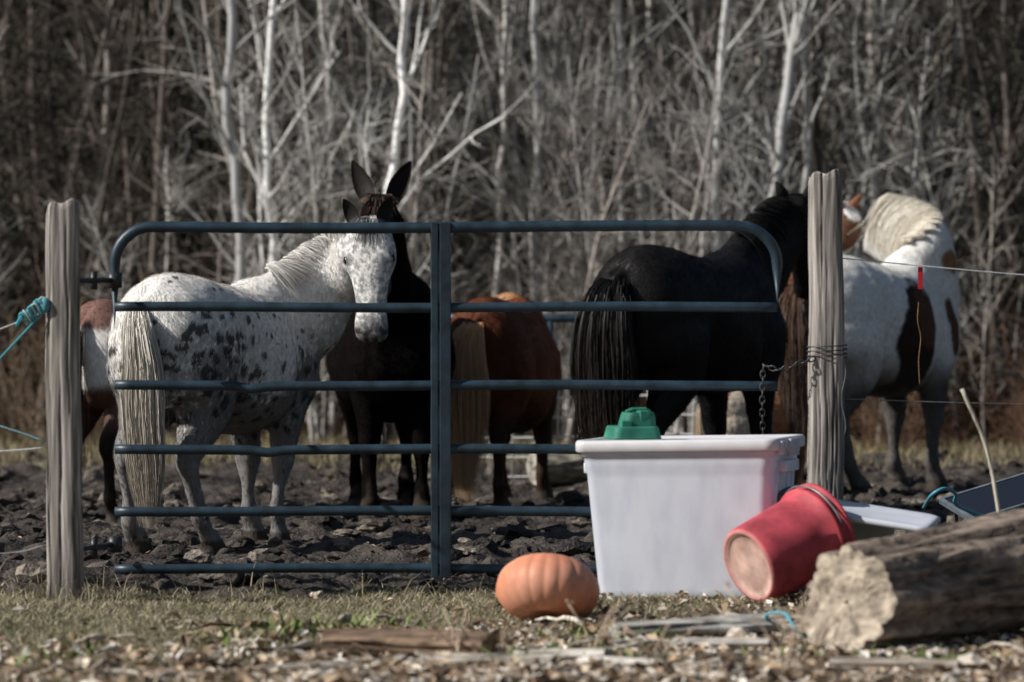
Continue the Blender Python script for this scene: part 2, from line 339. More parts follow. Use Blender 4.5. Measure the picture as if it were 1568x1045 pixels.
        try:
            fo.data.polygons.foreach_set('use_smooth',np.ones(fur,bool)); fo.data.normals_split_custom_set_from_vertices(np.repeat(nrm(nn+dr*.25),3,0).tolist())
        except Exception as e: print('nrm',e)
    E=MB()
    for sg in (-1,1):
        c=hb+hd*.18*hlen+hs*sg*.09*hwid+hu*.032; v,f=sphere((0,0,0),(.024,.017,.019),12); v=v[:,:1]*hd+v[:,1:2]*hs+v[:,2:3]*hu+c; E.add(toW(v),f,(.008,.006,.005))
    E.build(name+'_eyes',M_eye,True,par)
    E=MB(); el,ew=ear
    for sg in (-1,1):
        base=hb-hd*.01+hs*sg*.052*hwid+hu*.045
        ax=nrm(-hd*.9+hu*.25+hs*sg*.38); sdv=nrm(np.cross(ax,nrm(hu+hs*sg*.5))); fr=np.cross(sdv,ax)
        if np.dot(fr,hu)<0: fr=-fr
        tt=np.linspace(0,1,12); wd=ew*np.interp(tt,[0,.15,.4,.7,.9,1],[.8,1.0,1.15,.85,.4,.08])
        nseg=18; a=np.linspace(0,2*np.pi,nseg,endpoint=False); vs=[];cs=[]
        for t,w in zip(tt,wd):
            for q in a:
                f_=math.sin(q); dep=.7*f_ if f_<0 else (-.35*f_ if t>.12 else .3*f_)
                vs.append(base+ax*el*t+sdv*w*math.cos(q)+fr*w*dep+fr*(-.012*math.sin(t*3)))
                cs.append(earcol[1] if (f_>.15 and t>.1) else earcol[0])
        E.add(toW(np.array(vs)),ringfaces(12,nseg),np.array(cs))
    E.build(name+'_ears',M_coat,True,par)
    def ribbons(paths,w,cols,nm):
        paths=np.array(paths); k,mm_,_=paths.shape
        Tn=nrm(np.gradient(paths,axis=1)); rd=nrm(rng.normal(0,1,(k,1,3))); Sd=nrm(np.cross(Tn,rd))
        prof=np.interp(np.linspace(0,1,mm_),[0,.6,1],[1,.8,.15])[None,:,None]*w
        v=np.stack([paths-Sd*prof,paths+Sd*prof],2).reshape(-1,3)
        base=(np.arange(k)*mm_*2)[:,None]+(np.arange(mm_-1)*2)[None]
        F=np.stack([base,base+1,base+3,base+2],-1).reshape(-1,4)
        RB=MB(); RB.add(toW(v),F,np.repeat(np.clip(cols,.003,1).reshape(-1,3),2,0)); RB.build(name+nm,M_hair,True,par)
    if tail:
        nT=tail.get('n',1300); lw=tail.get('low',.22); wd=tail.get('w',1.); tt=np.linspace(0,1,14)
        cx=catmull([[-.75,1.29],[-.82,1.20],[-.86,1.0],[-.85,.7],[-.83,.45],[-.82,lw]],3); ti=np.linspace(0,1,len(cx)); ps=[]
        nl=60; lk=[(rng.uniform(0,6.28),rng.uniform(.05,1)**.6,rng.uniform(5,13),rng.uniform(0,6)) for _ in range(nl)]; vv_=[]
        for i in range(nT):
            L_=lk[rng.integers(nl)]
            e=rng.uniform(.5,1.03) if rng.uniform()<.5 else rng.uniform(.85,1.0); st=rng.uniform(0,.28); q=st+(e-st)*tt
            px=np.interp(q,ti,cx[:,0]); pz=np.interp(q,ti,cx[:,1])
            env=np.interp(q,[0,.2,.5,.8,1],[.035,.055,.085,.075,.03])*wd; a0=L_[0]+rng.normal(0,.6); rr_=L_[1]*rng.uniform(.5,1.4)
            wv=.020*np.sin(q*L_[2]+L_[3]+rng.normal(0,.6))*q+rng.normal(0,.02)*q*q
            yy=env*rr_*math.cos(a0)+wv+tail.get('sw',0)*np.minimum(q*2.5,1); xx=px+env*rr_*.7*math.sin(a0)*1.0-.01+wv*.5
            ps.append(np.stack([xx,yy,pz],-1)); vv_.append(.85+.3*(L_[3]/6))
        c0=np.array(tail['c0']);c1=np.array(tail['c1']); q=tt[None,:,None]; var=rng.uniform(.75,1.2,(nT,1,1))*np.array(vv_)[:,None,None]; mix=np.clip(q*1.1+rng.normal(0,.15,(nT,1,1)),0,1)
        ribbons(ps,.002,(c0*(1-mix)+c1*mix)*var,'_tail')
    if mane:
        nM=mane.get('n',1100); sd_=mane.get('side',1); ps=[]; m0=int(len(nkP)*.22)
        for i in range(nM):
            q=rng.uniform(m0,len(nkP)-1.01); j=int(q); w=q-j
            c=nkP[j]*(1-w)+nkP[j+1]*w; A_=nkA[j]*sd_; B_=nkB[j]; hh=nkr[j,3]*(1-w)+nkr[j+1,3]*w; hw=nkr[j,4]*(1-w)+nkr[j+1,4]*w
            ml=mane.get('len',.26)*rng.uniform(.6,1.15)*(1+.25*mn.noise(Vector((q*1.7,9.1,0)))); k=10; pts=[]; ph=rng.uniform(-.25,.1); out=rng.uniform(1.0,1.09); L=ml/(k-1)
            sk=rng.normal(0,.16)+.6*mn.noise(Vector((q*.9,3.3,0)))
            for t in range(k):
                f=ph+1.5*min(1,(t*L)/.24); pt=c+B_*hh*math.cos(f)*out+A_*hw*math.sin(f)*out*1.1
                if t*L>.2: pt=pt-up*(t*L-.2)*.6
                pt=pt+nkB[j]*.014*(1-t/k)+Tn[j]*sk*t*L
                pts.append(pt)
            ps.append(pts)
        nF=mane.get('fore',140)
        for i in range(nF):
            a0=rng.normal(0,.022); k=10; l=rng.uniform(.06,.17)
            ps.append([hb+hd*(-.03+t/(k-1)*l)+hu*(.075+.02*math.sin(min(1,t/5)*3.1)+.008)+hs*(a0*(1+t*.15)) for t in range(k)])
        c0=np.array(mane['c0']);c1=np.array(mane['c1']); kk=len(ps); q=np.linspace(0,1,10)[None,:,None]; var=rng.uniform(.72,1.2,(kk,1,1))
        cl=(c0*(1-q)+c1*q)*var
        if 'forec' in mane: cl[-nF:]=np.array(mane['forec'])*var[-nF:]
        ribbons(ps,.002,cl,'_mane')
    return par

def blend(C,m,c): m=np.asarray(m)[:,None]; return C*(1-m)+np.array(c)*m
def ell(P,c,r,wob=.35,o=0):
    d=np.linalg.norm((P-np.array(c))/np.array(r),axis=1)+nz3(P,5,o)*wob+nz3(P,16,o)*wob*.35
    return sst(1.06,.94,d)
def headmask(H): return (H[:,0]>-.06)&(H[:,0]<.66)&(np.abs(H[:,1])<.23)&(np.abs(H[:,2])<.14)
def coat_app(P,H):
    n=len(P); C=np.tile([.82,.80,.765],(n,1)); hm=headmask(H)
    g1=nz3(P,3.2,1); g2=nz3(P,28,4); g3=nz3(P,60,6)
    x,y,z=P.T
    low=sst(1.05,.60,z); sh=np.exp(-((x-.47)/.22)**2-((z-.85)/.26)**2); th=np.exp(-((x+.46)/.30)**2-((z-1.02)/.24)**2); nkm=sst(.45,.7,x)*sst(1.0,1.2,z)
    grey=np.clip(low*1.05+sh*1.05+th*.6+.3*nkm,0,1)
    mott=sst(.30,-.30,g2*.8+g3*.5+.55*g1+.38-grey*1.1)
    mott=np.where(hm,0,mott)
    C=blend(C,mott*.85*np.clip(grey*1.5,0,1),(.11,.10,.10))
    dens=np.clip(th*1.7+sh*1.1+.45*np.exp(-((x+.05)/.5)**2)*sst(1.38,1.15,z)+.16,0,1.15); dens=np.where(hm,.0,dens)
    for i in np.nonzero(dens>.1)[0]:
        q=Vector(P[i]); q=q+Vector((mn.noise(q*9),mn.noise(q*9+Vector((5,0,0))),mn.noise(q*9+Vector((0,7,0)))))*.035
        p=q*14.+Vector((.3,.1,.7)); d,pts=mn.voronoi(p)
        r=mn.cell(pts[0]*3.1); r2=mn.cell(pts[0]*7.7+Vector((3,1,2)))
        sz=(.46*dens[i]+.14)*(.8+.35*r2) if (r*.5+.5)<dens[i]*1.2+.05 else 0
        if d[0]<sz*(.75+.45*g2[i]): C[i]=C[i]*.12+np.array([.028,.026,.030])*.88
    t=H[:,0]; sp=sst(.02,.22,nz3(P,46,2)+.15*nz3(P,12,3)+.14*sst(.2,.45,t)+.1*sst(.02,.07,np.abs(H[:,2]))); C=blend(C,np.where(hm,sp*.68,0),(.17,.17,.19))
    mz=np.where(hm,sst(.49,.56,t),0)*(.6+.4*sst(-.2,.2,nz3(P,30,8))); C=blend(C,mz,(.06,.055,.055))
    for sg in (-1,1):
        C=blend(C,np.where(hm,np.exp(-(np.linalg.norm(H-[.18,.032,sg*.088],axis=1)/.030)**2),0),(.03,.028,.03))
        C=blend(C,np.where(hm,np.exp(-(np.linalg.norm(H-[.575,.0,sg*.038],axis=1)/.016)**2),0),(.01,.01,.01))
    return C
def plain(c,low=None,muz=None,varc=None):
    def f(P,H):
        C=np.tile(np.array(c,float),(len(P),1)); C*=(1+.25*nz3(P,3))[:,None]
        if varc is not None: C=blend(C,sst(0,.5,nz3(P,2.2,7)),varc)
        if low is not None: C=blend(C,sst(.85,.5,P[:,2]),low)
        if muz is not None: C=blend(C,np.where(headmask(H),sst(.4,.52,H[:,0]),0),muz)
        return np.clip(C,0,1)
    return f
def coat_paint(P,H):
    C=np.tile([.86,.845,.81],(len(P),1)); hm=headmask(H); br=(.13,.05,.028); dk=(.035,.018,.014)
    C=blend(C,ell(P,(.06,-.3,.95),(.18,.5,.36)),dk); C=blend(C,ell(P,(.14,-.3,1.08),(.10,.5,.2),o=3)*.8,br)
    C=blend(C,ell(P,(.50,-.2,1.0),(.06,.4,.2),o=6),br)
    C=blend(C,ell(P,(-.70,.05,1.32),(.17,.3,.28),o=9),br)
    C=blend(C,ell(P,(-.3,.35,1.1),(.25,.25,.3),o=2),br)
    C=blend(C,ell(P,(.55,-.30,1.42),(.12,.2,.08),o=4),(.36,.17,.08))
    C=blend(C,sst(.90,.62,P[:,2]+.1*nz3(P,4,8))*.93,(.055,.045,.042))  # lower body and legs: mud, plus shade painted into the coat colour
    C=blend(C,np.where(hm,sst(-.25,-.05,nz3(P,6,3)),0),(.13,.06,.035))
    return C
def coat_left(P,H):
    C=np.tile([.22,.12,.10],(len(P),1)); w=sst(1.30,1.22,P[:,2]+.05*nz3(P,4))
    C=blend(C,w,(.82,.79,.75)); C=blend(C,sst(.90,.84,P[:,2]+.06*nz3(P,5,3)),(.12,.07,.05)); C=blend(C,sst(.70,.55,P[:,2]),(.02,.014,.012)); return C
def coat_mini(P,H):
    C=np.tile([.42,.20,.10],(len(P),1)); C=blend(C,ell(P,(-.45,-.2,1.0),(.3,.4,.35)),(.7,.6,.5)); return C

horse('appaloosa_horse',(-1.505,22.85),60,.975,coat_app,
  [((-1.12,23.26,1.21),.28,.15),((-.985,23.32,1.375),.215,.11),((-.87,23.27,1.50),.165,.095),((-.775,23.15,1.585),.12,.082)],
  ((-.74,23.00,1.655),(.03,-.27,-.96),(-.05,-.95,.28)),
  legs={'hr':(.20,-.07),'hl':(.02,-.02),'fl':(-.04,-.07),'fr':(-.14,.02)},belly=1.13,wide=1.06,lt=1.22,hwid=1.36,hlen=1.0,
  tail=dict(c0=(.78,.75,.68),c1=(.36,.31,.25),low=.16,w=1.15,n=3000,sw=-.11),mane=dict(c0=(.70,.68,.64),c1=(.50,.48,.45),side=1,len=.17,n=1700,fore=160,forec=(.26,.25,.245)),
  ear=(.15,.038),earcol=((.045,.045,.05),(.015,.015,.015)),fur=60000)
horse('dark_brown_mule',(-.71,25.75),-84,1.0,plain((.006,.0045,.0045),muz=(.10,.07,.05)),
  [((-.69,25.05,1.38),.23,.13),((-.70,24.93,1.56),.175,.11),((-.715,24.86,1.70),.145,.095)],
  ((-.735,24.76,1.78),(-.02,-.62,-.78),(0,-.78,.62)),belly=1.2,wide=1.08,lt=1.25,hwid=1.2,furmat=M_furd,
  tail=dict(c0=(.02,.015,.012),c1=(.02,.015,.012),n=400),mane=dict(c0=(.03,.02,.015),c1=(.07,.038,.024),len=.09,n=500,fore=240),
  ear=(.27,.050),earcol=((.07,.042,.03),(.012,.008,.007)),fur=30000)
horse('chestnut_pony',(-.05,27.0),74,.87,plain((.19,.060,.027),low=(.04,.02,.013),varc=(.12,.040,.019)),
  [((.08,27.6,1.02),.21,.13),((.0,27.85,1.13),.15,.10),((-.09,28.05,1.14),.12,.08)],
  ((-.11,28.15,1.08),(-.2,.5,-.85),(-.2,.8,.5)),belly=1.30,wide=.92,lt=1.25,
  tail=dict(c0=(.86,.52,.25),c1=(.55,.40,.27),low=.06,w=1.6,n=3800,sw=.03),mane=dict(c0=(.60,.30,.14),c1=(.8,.55,.35),side=-1,len=.2,n=1500),
  earcol=((.3,.11,.05),(.1,.05,.03)),fur=36000)
horse('black_horse',(1.03,25.45),56,1.08,plain((.006,.006,.008),varc=(.010,.0085,.008)),
  [((1.45,26.1,1.47),.24,.13),((1.56,26.25,1.63),.19,.105),((1.64,26.32,1.72),.15,.09)],
  ((1.685,26.36,1.80),(.15,.62,-.75),(.15,.75,.6)),
  legs={'fl':(.05,0),'hr':(.1,0)},belly=1.06,lt=1.15,hwid=1.1,furvar=.15,furmat=M_furg,
  tail=dict(c0=(.008,.007,.007),c1=(.030,.022,.018),low=.22,w=1.8,n=3400),mane=dict(c0=(.008,.008,.009),c1=(.014,.012,.011),side=1,len=.2,n=1300),
  ear=(.13,.03),earcol=((.012,.010,.010),(.008,.008,.008)),fur=46000)
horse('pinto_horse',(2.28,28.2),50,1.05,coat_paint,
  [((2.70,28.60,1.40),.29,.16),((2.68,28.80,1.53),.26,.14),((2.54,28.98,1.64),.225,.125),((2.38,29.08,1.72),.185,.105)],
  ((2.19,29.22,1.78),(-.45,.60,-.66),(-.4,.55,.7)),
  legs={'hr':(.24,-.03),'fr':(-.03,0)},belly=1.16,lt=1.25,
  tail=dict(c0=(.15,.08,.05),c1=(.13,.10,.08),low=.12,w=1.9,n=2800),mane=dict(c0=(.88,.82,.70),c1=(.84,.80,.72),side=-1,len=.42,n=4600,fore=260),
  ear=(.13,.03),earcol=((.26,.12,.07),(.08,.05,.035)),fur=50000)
horse('pinto_pony',(-2.15,25.5),66,.87,coat_left,
  [((-2.0,26.2,1.0),.2,.12),((-1.9,26.4,1.0),.15,.1)],((-1.85,26.5,.95),(.2,.5,-.7),(.2,.5,.7)),
  tail=dict(c0=(.05,.03,.02),c1=(.05,.03,.02),n=600),fur=20000,belly=1.15,lt=1.2)
horse('miniature_pony',(1.55,27.5),25,.50,coat_mini,
  [((1.85,27.75,.62),.2,.12),((1.9,27.85,.62),.15,.1)],((1.95,27.9,.6),(.5,.3,-.7),(.5,.3,.7)),
  tail=dict(c0=(.7,.6,.5),c1=(.6,.45,.3),n=500),fur=10000)

# ---------------------------------------------------------------- gate
gate=empty('metal_pipe_gate',(0,20,0))
gc_=(.018,.036,.052)
def gtube(pts,r,nm,n=14,col=gc_):
    B=MB(); P=np.array(pts,float); v,f=tube(P,r,n); B.add(v,f,col); return B.build(nm,M_paint,True,gate)
xl,xr=-1.79,1.195; zt=1.641; R_=.17; fr=[]
fr.append((xl,0,.02)); 
for z in np.linspace(.3,zt-R_,5): fr.append((xl,0,z))
for a in np.linspace(0,90,9)[1:]: fr.append((xl+R_-R_*math.cos(math.radians(a)),0,zt-R_+R_*math.sin(math.radians(a))))
for x in np.linspace(xl+R_+.2,xr-R_-.02,12): fr.append((x,0,zt+.006*math.sin(x*2)))
for a in np.linspace(0,90,9): fr.append((xr-R_+R_*math.sin(math.radians(a)),0,zt-R_+R_*math.cos(math.radians(a))))
for z in np.linspace(1.3,.06,5): fr.append((xr,0,z))
gtube(fr,.0255,'gate_frame')
for i,z in enumerate([1.279,.926,.638,.359,.10]):
    X_=np.linspace(xl,xr,40); zz=z+.003*np.sin(X_*3+i); yy=.004*np.sin(X_*2.1+i*2)
    if i==1: zz=zz-.016*np.exp(-((X_+1.16)/.05)**2)
    if i==2: zz=zz-.012*np.exp(-((X_+1.1)/.06)**2)
    gtube(np.stack([X_,yy,zz],-1),.0225,'gate_rail_%d'%(i+1))
def box(B,c,s,col,rot=0,bev=0):
    x,y,z=[q/2 for q in s]
    b_=bev or min(s)*.12
    pts=[]
    for sx,sy,a0 in ((1,1,0),(-1,1,90),(-1,-1,180),(1,-1,270)):
        for a in (0,45,90):
            q=math.radians(a0+a); pts.append((sx*(x-b_)+b_*math.cos(q),sy*(y-b_)+b_*math.sin(q)))
    rings=[];n=len(pts)
    for zz,sh in ((-z,b_*.8),(-z+b_*.8,0),(z-b_*.8,0),(z,b_*.8)):
        for p in pts: rings.append((p[0]*(1-sh/x),p[1]*(1-sh/y),zz))
    v=np.array(rings); ca,sa=math.cos(rot),math.sin(rot); v=v@np.array([[ca,sa,0],[-sa,ca,0],[0,0,1]])+np.array(c)
    f=ringfaces(4,n)+[tuple(range(n))[::-1],tuple(3*n+j for j in range(n))]
    B.add(v,f,col)
B=MB(); box(B,(-.348,-.018,.86),(.032,.028,1.60),gc_); box(B,(-.300,-.018,.86),(.050,.030,1.60),(.016,.030,.044)); box(B,(-.325,.022,.86),(.084,.012,1.58),gc_)
B.build('gate_centre_stile',M_paint,False,gate)
B=MB(); hc=(.02,.022,.026)
for z in (1.40,.21):
    v,f=tube([(xl-.01,-.01,z),(xl-.10,-.28,z),(xl-.155,-.52,z)],.012,8); B.add(v,f,hc)
    v,f=tube([(xl,0,z-.035),(xl,0,z+.035)],.034,14); B.add(v,f,hc)
    v,f=tube([(xl-.075,-.2,z-.04),(xl-.075,-.2,z+.04)],.016,8); B.add(v,f,hc)
B.build('gate_hinges',M_paint,True,gate)
def chain(nm,P,col=(.06,.06,.06)):
    B=MB(); P=catmull(P,6); d=np.r_[0,np.cumsum(np.linalg.norm(np.diff(P,axis=0),axis=1))]; n=int(d[-1]/.028)
    for i in range(n):
        q=d[-1]*(i+.5)/n; c=np.array([np.interp(q,d,P[:,k]) for k in range(3)]); c2=np.array([np.interp(q+.01,d,P[:,k]) for k in range(3)]); t=nrm(c2-c+1e-6)
        s_=nrm(np.cross(t,[0,1,.2])) if i%2 else nrm(np.cross(t,np.cross(t,[0,1,.2])))
        a=np.linspace(0,2*np.pi,13); pts=[c+t*.02*math.cos(k)+s_*.011*math.sin(k) for k in a]
        v,f=tube(pts,.0035,5); B.add(v,f,col)
    return B.build(nm,M_steel,True)
chain('gate_chain',[(1.13,19.96,1.02),(1.125,19.95,.86),(1.13,19.95,.70),(1.15,19.96,.62)]); 
chain('gate_chain',[(1.13,19.96,1.02),(1.2,19.93,1.0),(1.3,19.93,1.03),(1.36,19.95,1.05)])

# ---------------------------------------------------------------- posts
def post(name,x,y,h,w,lean=0,seed=0):
    n=96; zs=np.linspace(-.1,h,170); a=np.linspace(0,2*np.pi,n,endpoint=False); V=[];C=[]
    rr_=(np.abs(np.cos(a))**3.6+np.abs(np.sin(a))**3.6)**(-1/3.6)*w/2
    rs=np.random.default_rng(seed+50)
    cracks=[(rs.uniform(0,6.28),rs.uniform(0,h),rs.uniform(.15,.9),rs.uniform(.5,1),rs.uniform(0,6),rs.uniform(.025,.05)) for _ in range(46)]
    for i,z in enumerate(zs):
        t=z/h; ca=np.cos(a)*.5; sa=np.sin(a)*.5
        g_=fbm(ca*1.2+seed*7+z*.35,sa*1.2+z*.35+seed,.5,4,seed+3); g4=fbm(ca*4+z*.8,sa*4+seed-z*.6,.3,3,seed+9)
        cr=np.zeros(n)
        for (a0,z0,l,dp,ph,cw) in cracks:
            aa=a0+.08*math.sin(z*3+ph)+.03*math.sin(z*17+ph); dd=np.abs((a-aa+np.pi)%(2*np.pi)-np.pi)
            cr=np.maximum(cr,dp*np.exp(-(dd/cw)**2)*max(0,1-abs(z-z0)/l)**.4)
        r=rr_*(1.09-.12*t)*(1+.10*(g_-.5)-.13*cr)
        if z>h-.02: r=r*.95
        V.append(np.stack([x+lean*t+r*np.cos(a)+.004*math.sin(z*3+seed)+.002*math.sin(z*11),y+r*np.sin(a),z+.02*np.cos(a+1)*(t>.95)+.010*np.sin(a*5)*(t>.97)],-1))
        c=np.array([.33,.30,.275])[None]*(.35+1.3*g4[:,None])*(1-.93*cr[:,None]); 
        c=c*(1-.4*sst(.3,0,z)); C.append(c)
    B=MB(); f=ringfaces(len(zs),n)+[tuple((len(zs)-1)*n+j for j in range(n))]
    B.add(np.vstack(V),f,np.vstack(C)); return B.build(name,M_wood)
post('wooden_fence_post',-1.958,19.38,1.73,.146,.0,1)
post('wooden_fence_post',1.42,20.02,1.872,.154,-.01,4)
post('wooden_fence_post',-5.2,19.3,1.6,.14,0,7); post('wooden_fence_post',5.4,20.6,1.6,.14,0,9)
def wire(name,P,r,col,mat=None,sag=0,n=6):
    P=catmull(P,8); B=MB(); v,f=tube(P,r,n); B.add(v,f,col); return B.build(name,mat or M_steel)
wh=(.62,.64,.66)
wire('electric_fence_wire',[(-2.03,19.33,1.265),(-2.5,19.33,1.12),(-3.6,19.33,.98),(-5.15,19.3,1.0)],.0035,wh,M_rope)
wire('blue_rope',[(-2.03,19.32,1.275),(-2.3,19.25,.98),(-2.7,19.1,.55),(-3.1,19.0,.02)],.0055,(.06,.33,.40),M_rope)
wire('blue_rope',[(-2.03,19.33,.70),(-2.3,19.33,.79),(-3.5,19.33,1.15),(-5.15,19.3,1.4)],.004,(.25,.48,.55),M_rope)
wire('electric_fence_wire',[(-2.03,19.33,.675),(-2.3,19.33,.655),(-3.5,19.33,.6),(-5.15,19.3,.6)],.004,wh,M_rope)
wire('electric_fence_wire',[(-2.03,19.33,.25),(-2.3,19.33,.21),(-3.5,19.33,.2),(-5.15,19.3,.25)],.002,wh)
wire('electric_fence_wire',[(1.48,20.02,1.50),(2.3,20.1,1.425),(3.6,20.3,1.33),(5.35,20.6,1.35)],.0032,wh,M_rope)
wire('electric_fence_wire',[(1.48,20.02,.865),(2.3,20.1,.84),(3.6,20.3,.83),(5.35,20.6,.85)],.0022,(.3,.3,.3))
B=MB()
for k in range(9):
    a=rng.uniform(0,6.28); P=[(-2.04-.012*k+.02*math.cos(a+t),19.31+.015*math.sin(a+t),1.305-.012*k*.8+.025*math.sin(a*2+t*1.3)) for t in np.linspace(0,4,9)]
    v,f=tube(P,.005,6); B.add(v,f,(.08,.38,.46) if k%3 else (.5,.55,.55))
v,f=sphere((-2.03,19.31,1.295),(.022,.02,.035),12); B.add(v,f,(.1,.3,.36))
B.build('rope_knot',M_rope)
tag=MB(); box(tag,(1.845,20.06,1.41),(.022,.006,.10),(.45,.02,.03)); tag.build('red_fence_tag',M_plas,False)
wire('orange_twine',[(1.835,20.04,1.30),(1.83,20.03,1.22),(1.845,20.04,1.14),(1.835,20.03,1.04),(1.84,20.03,.93)],.0014,(.42,.25,.11),M_rope)
B=MB()
for k in range(3):
    P=[(1.42+.09*math.cos(t),20.02+.093*math.sin(t),1.05+.02*k+.01*t*.3) for t in np.linspace(0,6.6,30)]; v,f=tube(P,.003,5); B.add(v,f,(.1,.1,.1))
P=[(1.49+.01*math.sin(t*9),19.95,1.05-.35*t) for t in np.linspace(0,1,16)]; v,f=tube(P,.003,5); B.add(v,f,(.2,.2,.21))
B.build('post_wire_wrap',M_steel)
B=MB()
X0,X1=-.6,1.5; yb=29.6
for z in np.arange(.05,1.12,.13): v,f=tube(catmull([(X0,yb,z),(0,yb,z-.01),(1,yb+.02,z+.015),(X1,yb,z)],6),.007,5); B.add(v,f,(.8,.8,.78))
for x in np.arange(X0,X1,.15): v,f=tube([(x,yb,.0),(x+.01,yb,.6),(x,yb,1.1)],.006,5); B.add(v,f,(.75,.75,.73))
B.build('wire_mesh_fence',M_rope)
B=MB(); v,f=tube([(X0,yb-.03,1.10),(X1,yb-.03,1.10)],.03,10); B.add(v,f,gc_)
for x in (X0,0.25,X1): v,f=tube([(x,yb-.03,-.05),(x,yb-.03,1.12)],.025,10); B.add(v,f,gc_)
B.build('rear_pipe_fence',M_paint)

# ---------------------------------------------------------------- tote
tote=empty('plastic_storage_tote',(.805,19.62,0)); th=math.radians(-18); tote.rotation_euler=(0,math.radians(-1.3),th); tote.scale=(1.01,1.01,1.01)
def rr(w,d,r,n=6):
    p=[]
    for sx,sy,a0 in ((1,1,0),(-1,1,90),(-1,-1,180),(1,-1,270)):
        for a in np.linspace(0,90,n): q=math.radians(a0+a); p.append((sx*(w/2-r)+r*math.cos(q),sy*(d/2-r)+r*math.sin(q)))
    return np.array(p)
def shell(B,levels,col,capb=True,capt=True):
    n=len(levels[0][0]); V=[];
    for o,z in levels: V.append(np.hstack([o,np.full((len(o),1),z)]))
    f=ringfaces(len(levels),n)
    if capb: f.append(tuple(range(n))[::-1])
    if capt: f.append(tuple((len(levels)-1)*n+j for j in range(n)))
    B.add(np.vstack(V),f,col)
B=MB(); lv=[]
for z in np.linspace(0,.63,26):
    t=z/.63; w=.76+.085*t; d=.42+.06*t; 
    if z<.02: w-=.02; d-=.02
    if t>.90: w+=.012; d+=.012
    o=rr(w,d,.05,8); lv.append((o,z))
lv+= [(rr(.875,.51,.05,8),.632),(rr(.875,.51,.05,8),.66)]
shell(B,lv,(1,1,1)); ob=B.build('tote_body',M_tote,True,tote)
B=MB()
for sx in (1,-1):
    for y in (-.14,-.05,.05,.14): v,f=tube([(sx*(.378),y*.9,.03),(sx*(.418),y,.60)],.014,8); B.add(v,f,(.7,.74,.8))
    box(B,(sx*.435,0,.575),(.05,.22,.05),(.7,.74,.8))
B.build('tote_ribs',M_plas,True,tote)
B=MB()
lv=[(rr(.90,.535,.05,8),.648),(rr(.915,.55,.055,8),.655),(rr(.915,.55,.055,8),.690),(rr(.90,.535,.05,8),.700),(rr(.86,.49,.05,8),.700),(rr(.84,.47,.05,8),.688)]
shell(B,lv,(.66,.65,.68),False); box(B,(.462,0,.655),(.02,.14,.075),(.55,.55,.6)); box(B,(.462,-.19,.658),(.02,.06,.06),(.55,.55,.6)); box(B,(-.462,0,.665),(.02,.14,.055),(.55,.55,.6))
B.build('tote_lid',M_plas,True,tote)
gt=empty('green_plastic_feed_tub',(.535,19.72,.697)); B=MB(); g1=(.04,.21,.145)
lv=[(rr(.22,.2,.03),0),(rr(.225,.205,.03),.006),(rr(.22,.2,.03),.014),(rr(.205,.185,.03),.05),(rr(.195,.175,.03),.058)]
shell(B,lv,g1); lv=[(rr(.15,.15,.03)+[.02,0],.055),(rr(.135,.135,.03)+[.025,0],.105),(rr(.125,.125,.03)+[.025,0],.118)]
shell(B,lv,(.035,.19,.13)); box(B,(.035,-.045,.085),(.045,.05,.085),(.045,.25,.17),.1); box(B,(-.05,-.06,.055),(.05,.05,.06),(.045,.25,.17)); v,f=tube([(-.03,0,.118),(0,0,.130),(.06,0,.130),(.08,0,.118)],.01,8); B.add(v,f,g1)
B.build('tub_shell',M_dirtplas,False,gt); gt.rotation_euler=(0,0,.25)

# ---------------------------------------------------------------- bucket
def lathe(B,prof,M4,col,n=48):
    a=np.linspace(0,2*np.pi,n,endpoint=False); V=[];C=[]
    for r,z,c in prof: V.append(np.stack([r*np.cos(a),r*np.sin(a),a*0+z],-1)); C.append(np.tile(c,(n,1)))
    V=np.vstack(V); V=V@np.array(M4.to_3x3()).T+np.array(M4.translation); f=ringfaces(len(prof),n); f.append(tuple(range(n))[::-1]); f.append(tuple((len(prof)-1)*n+j for j in range(n)))
    B.add(V,f,np.vstack(C))
bk=empty('red_bucket'); red=(.43,.065,.085); pk=(.64,.43,.37)
ax=Vector((.80,.55,.33)).normalized(); M4=Matrix.Translation((1.01,18.98,.182))@ax.to_track_quat('Z','Y').to_matrix().to_4x4()@Matrix.Scale(1.07,4)
B=MB(); prof=[(.03,.014,pk),(.10,.012,(.56,.36,.30)),(.13,.012,pk),(.138,.0,(.6,.30,.26)),(.15,.0,(.52,.18,.18)),(.158,.012,red),(.163,.06,red),(.178,.25,red),(.185,.33,red),(.20,.332,(.50,.07,.09)),(.202,.348,(.50,.07,.09)),(.190,.352,red),(.192,.385,red),(.203,.388,(.54,.08,.10)),(.205,.402,(.54,.08,.10)),(.196,.406,(.54,.08,.10)),(.185,.40,red),(.17,.2,(.3,.02,.03)),(.15,.03,(.3,.02,.03))]
lathe(B,prof,M4,red); B.build('bucket_shell',M_dirtplas,True,bk)
B=MB(); P=[M4@Vector((.207*math.cos(q),.207*math.sin(q),.36)) for q in np.linspace(.3,2.9,20)]
v,f=tube([tuple(p) for p in P],.005,6); B.add(v,f,(.25,.25,.25)); B.build('bucket_handle',M_steel,True,bk)
jg=MB(); M5=Matrix.Translation((1.21,19.45,.43))@Vector((.8,.2,.35)).normalized().to_track_quat('Z','Y').to_matrix().to_4x4()
gy=(.11,.14,.155); lathe(jg,[(.03,-.09,gy),(.055,-.085,gy),(.062,-.06,gy),(.062,.03,gy),(.045,.06,gy),(.025,.08,gy),(.024,.10,gy),(.032,.10,(.1,.12,.13)),(.032,.12,(.1,.12,.13)),(.01,.122,gy)],M5,gy,24)
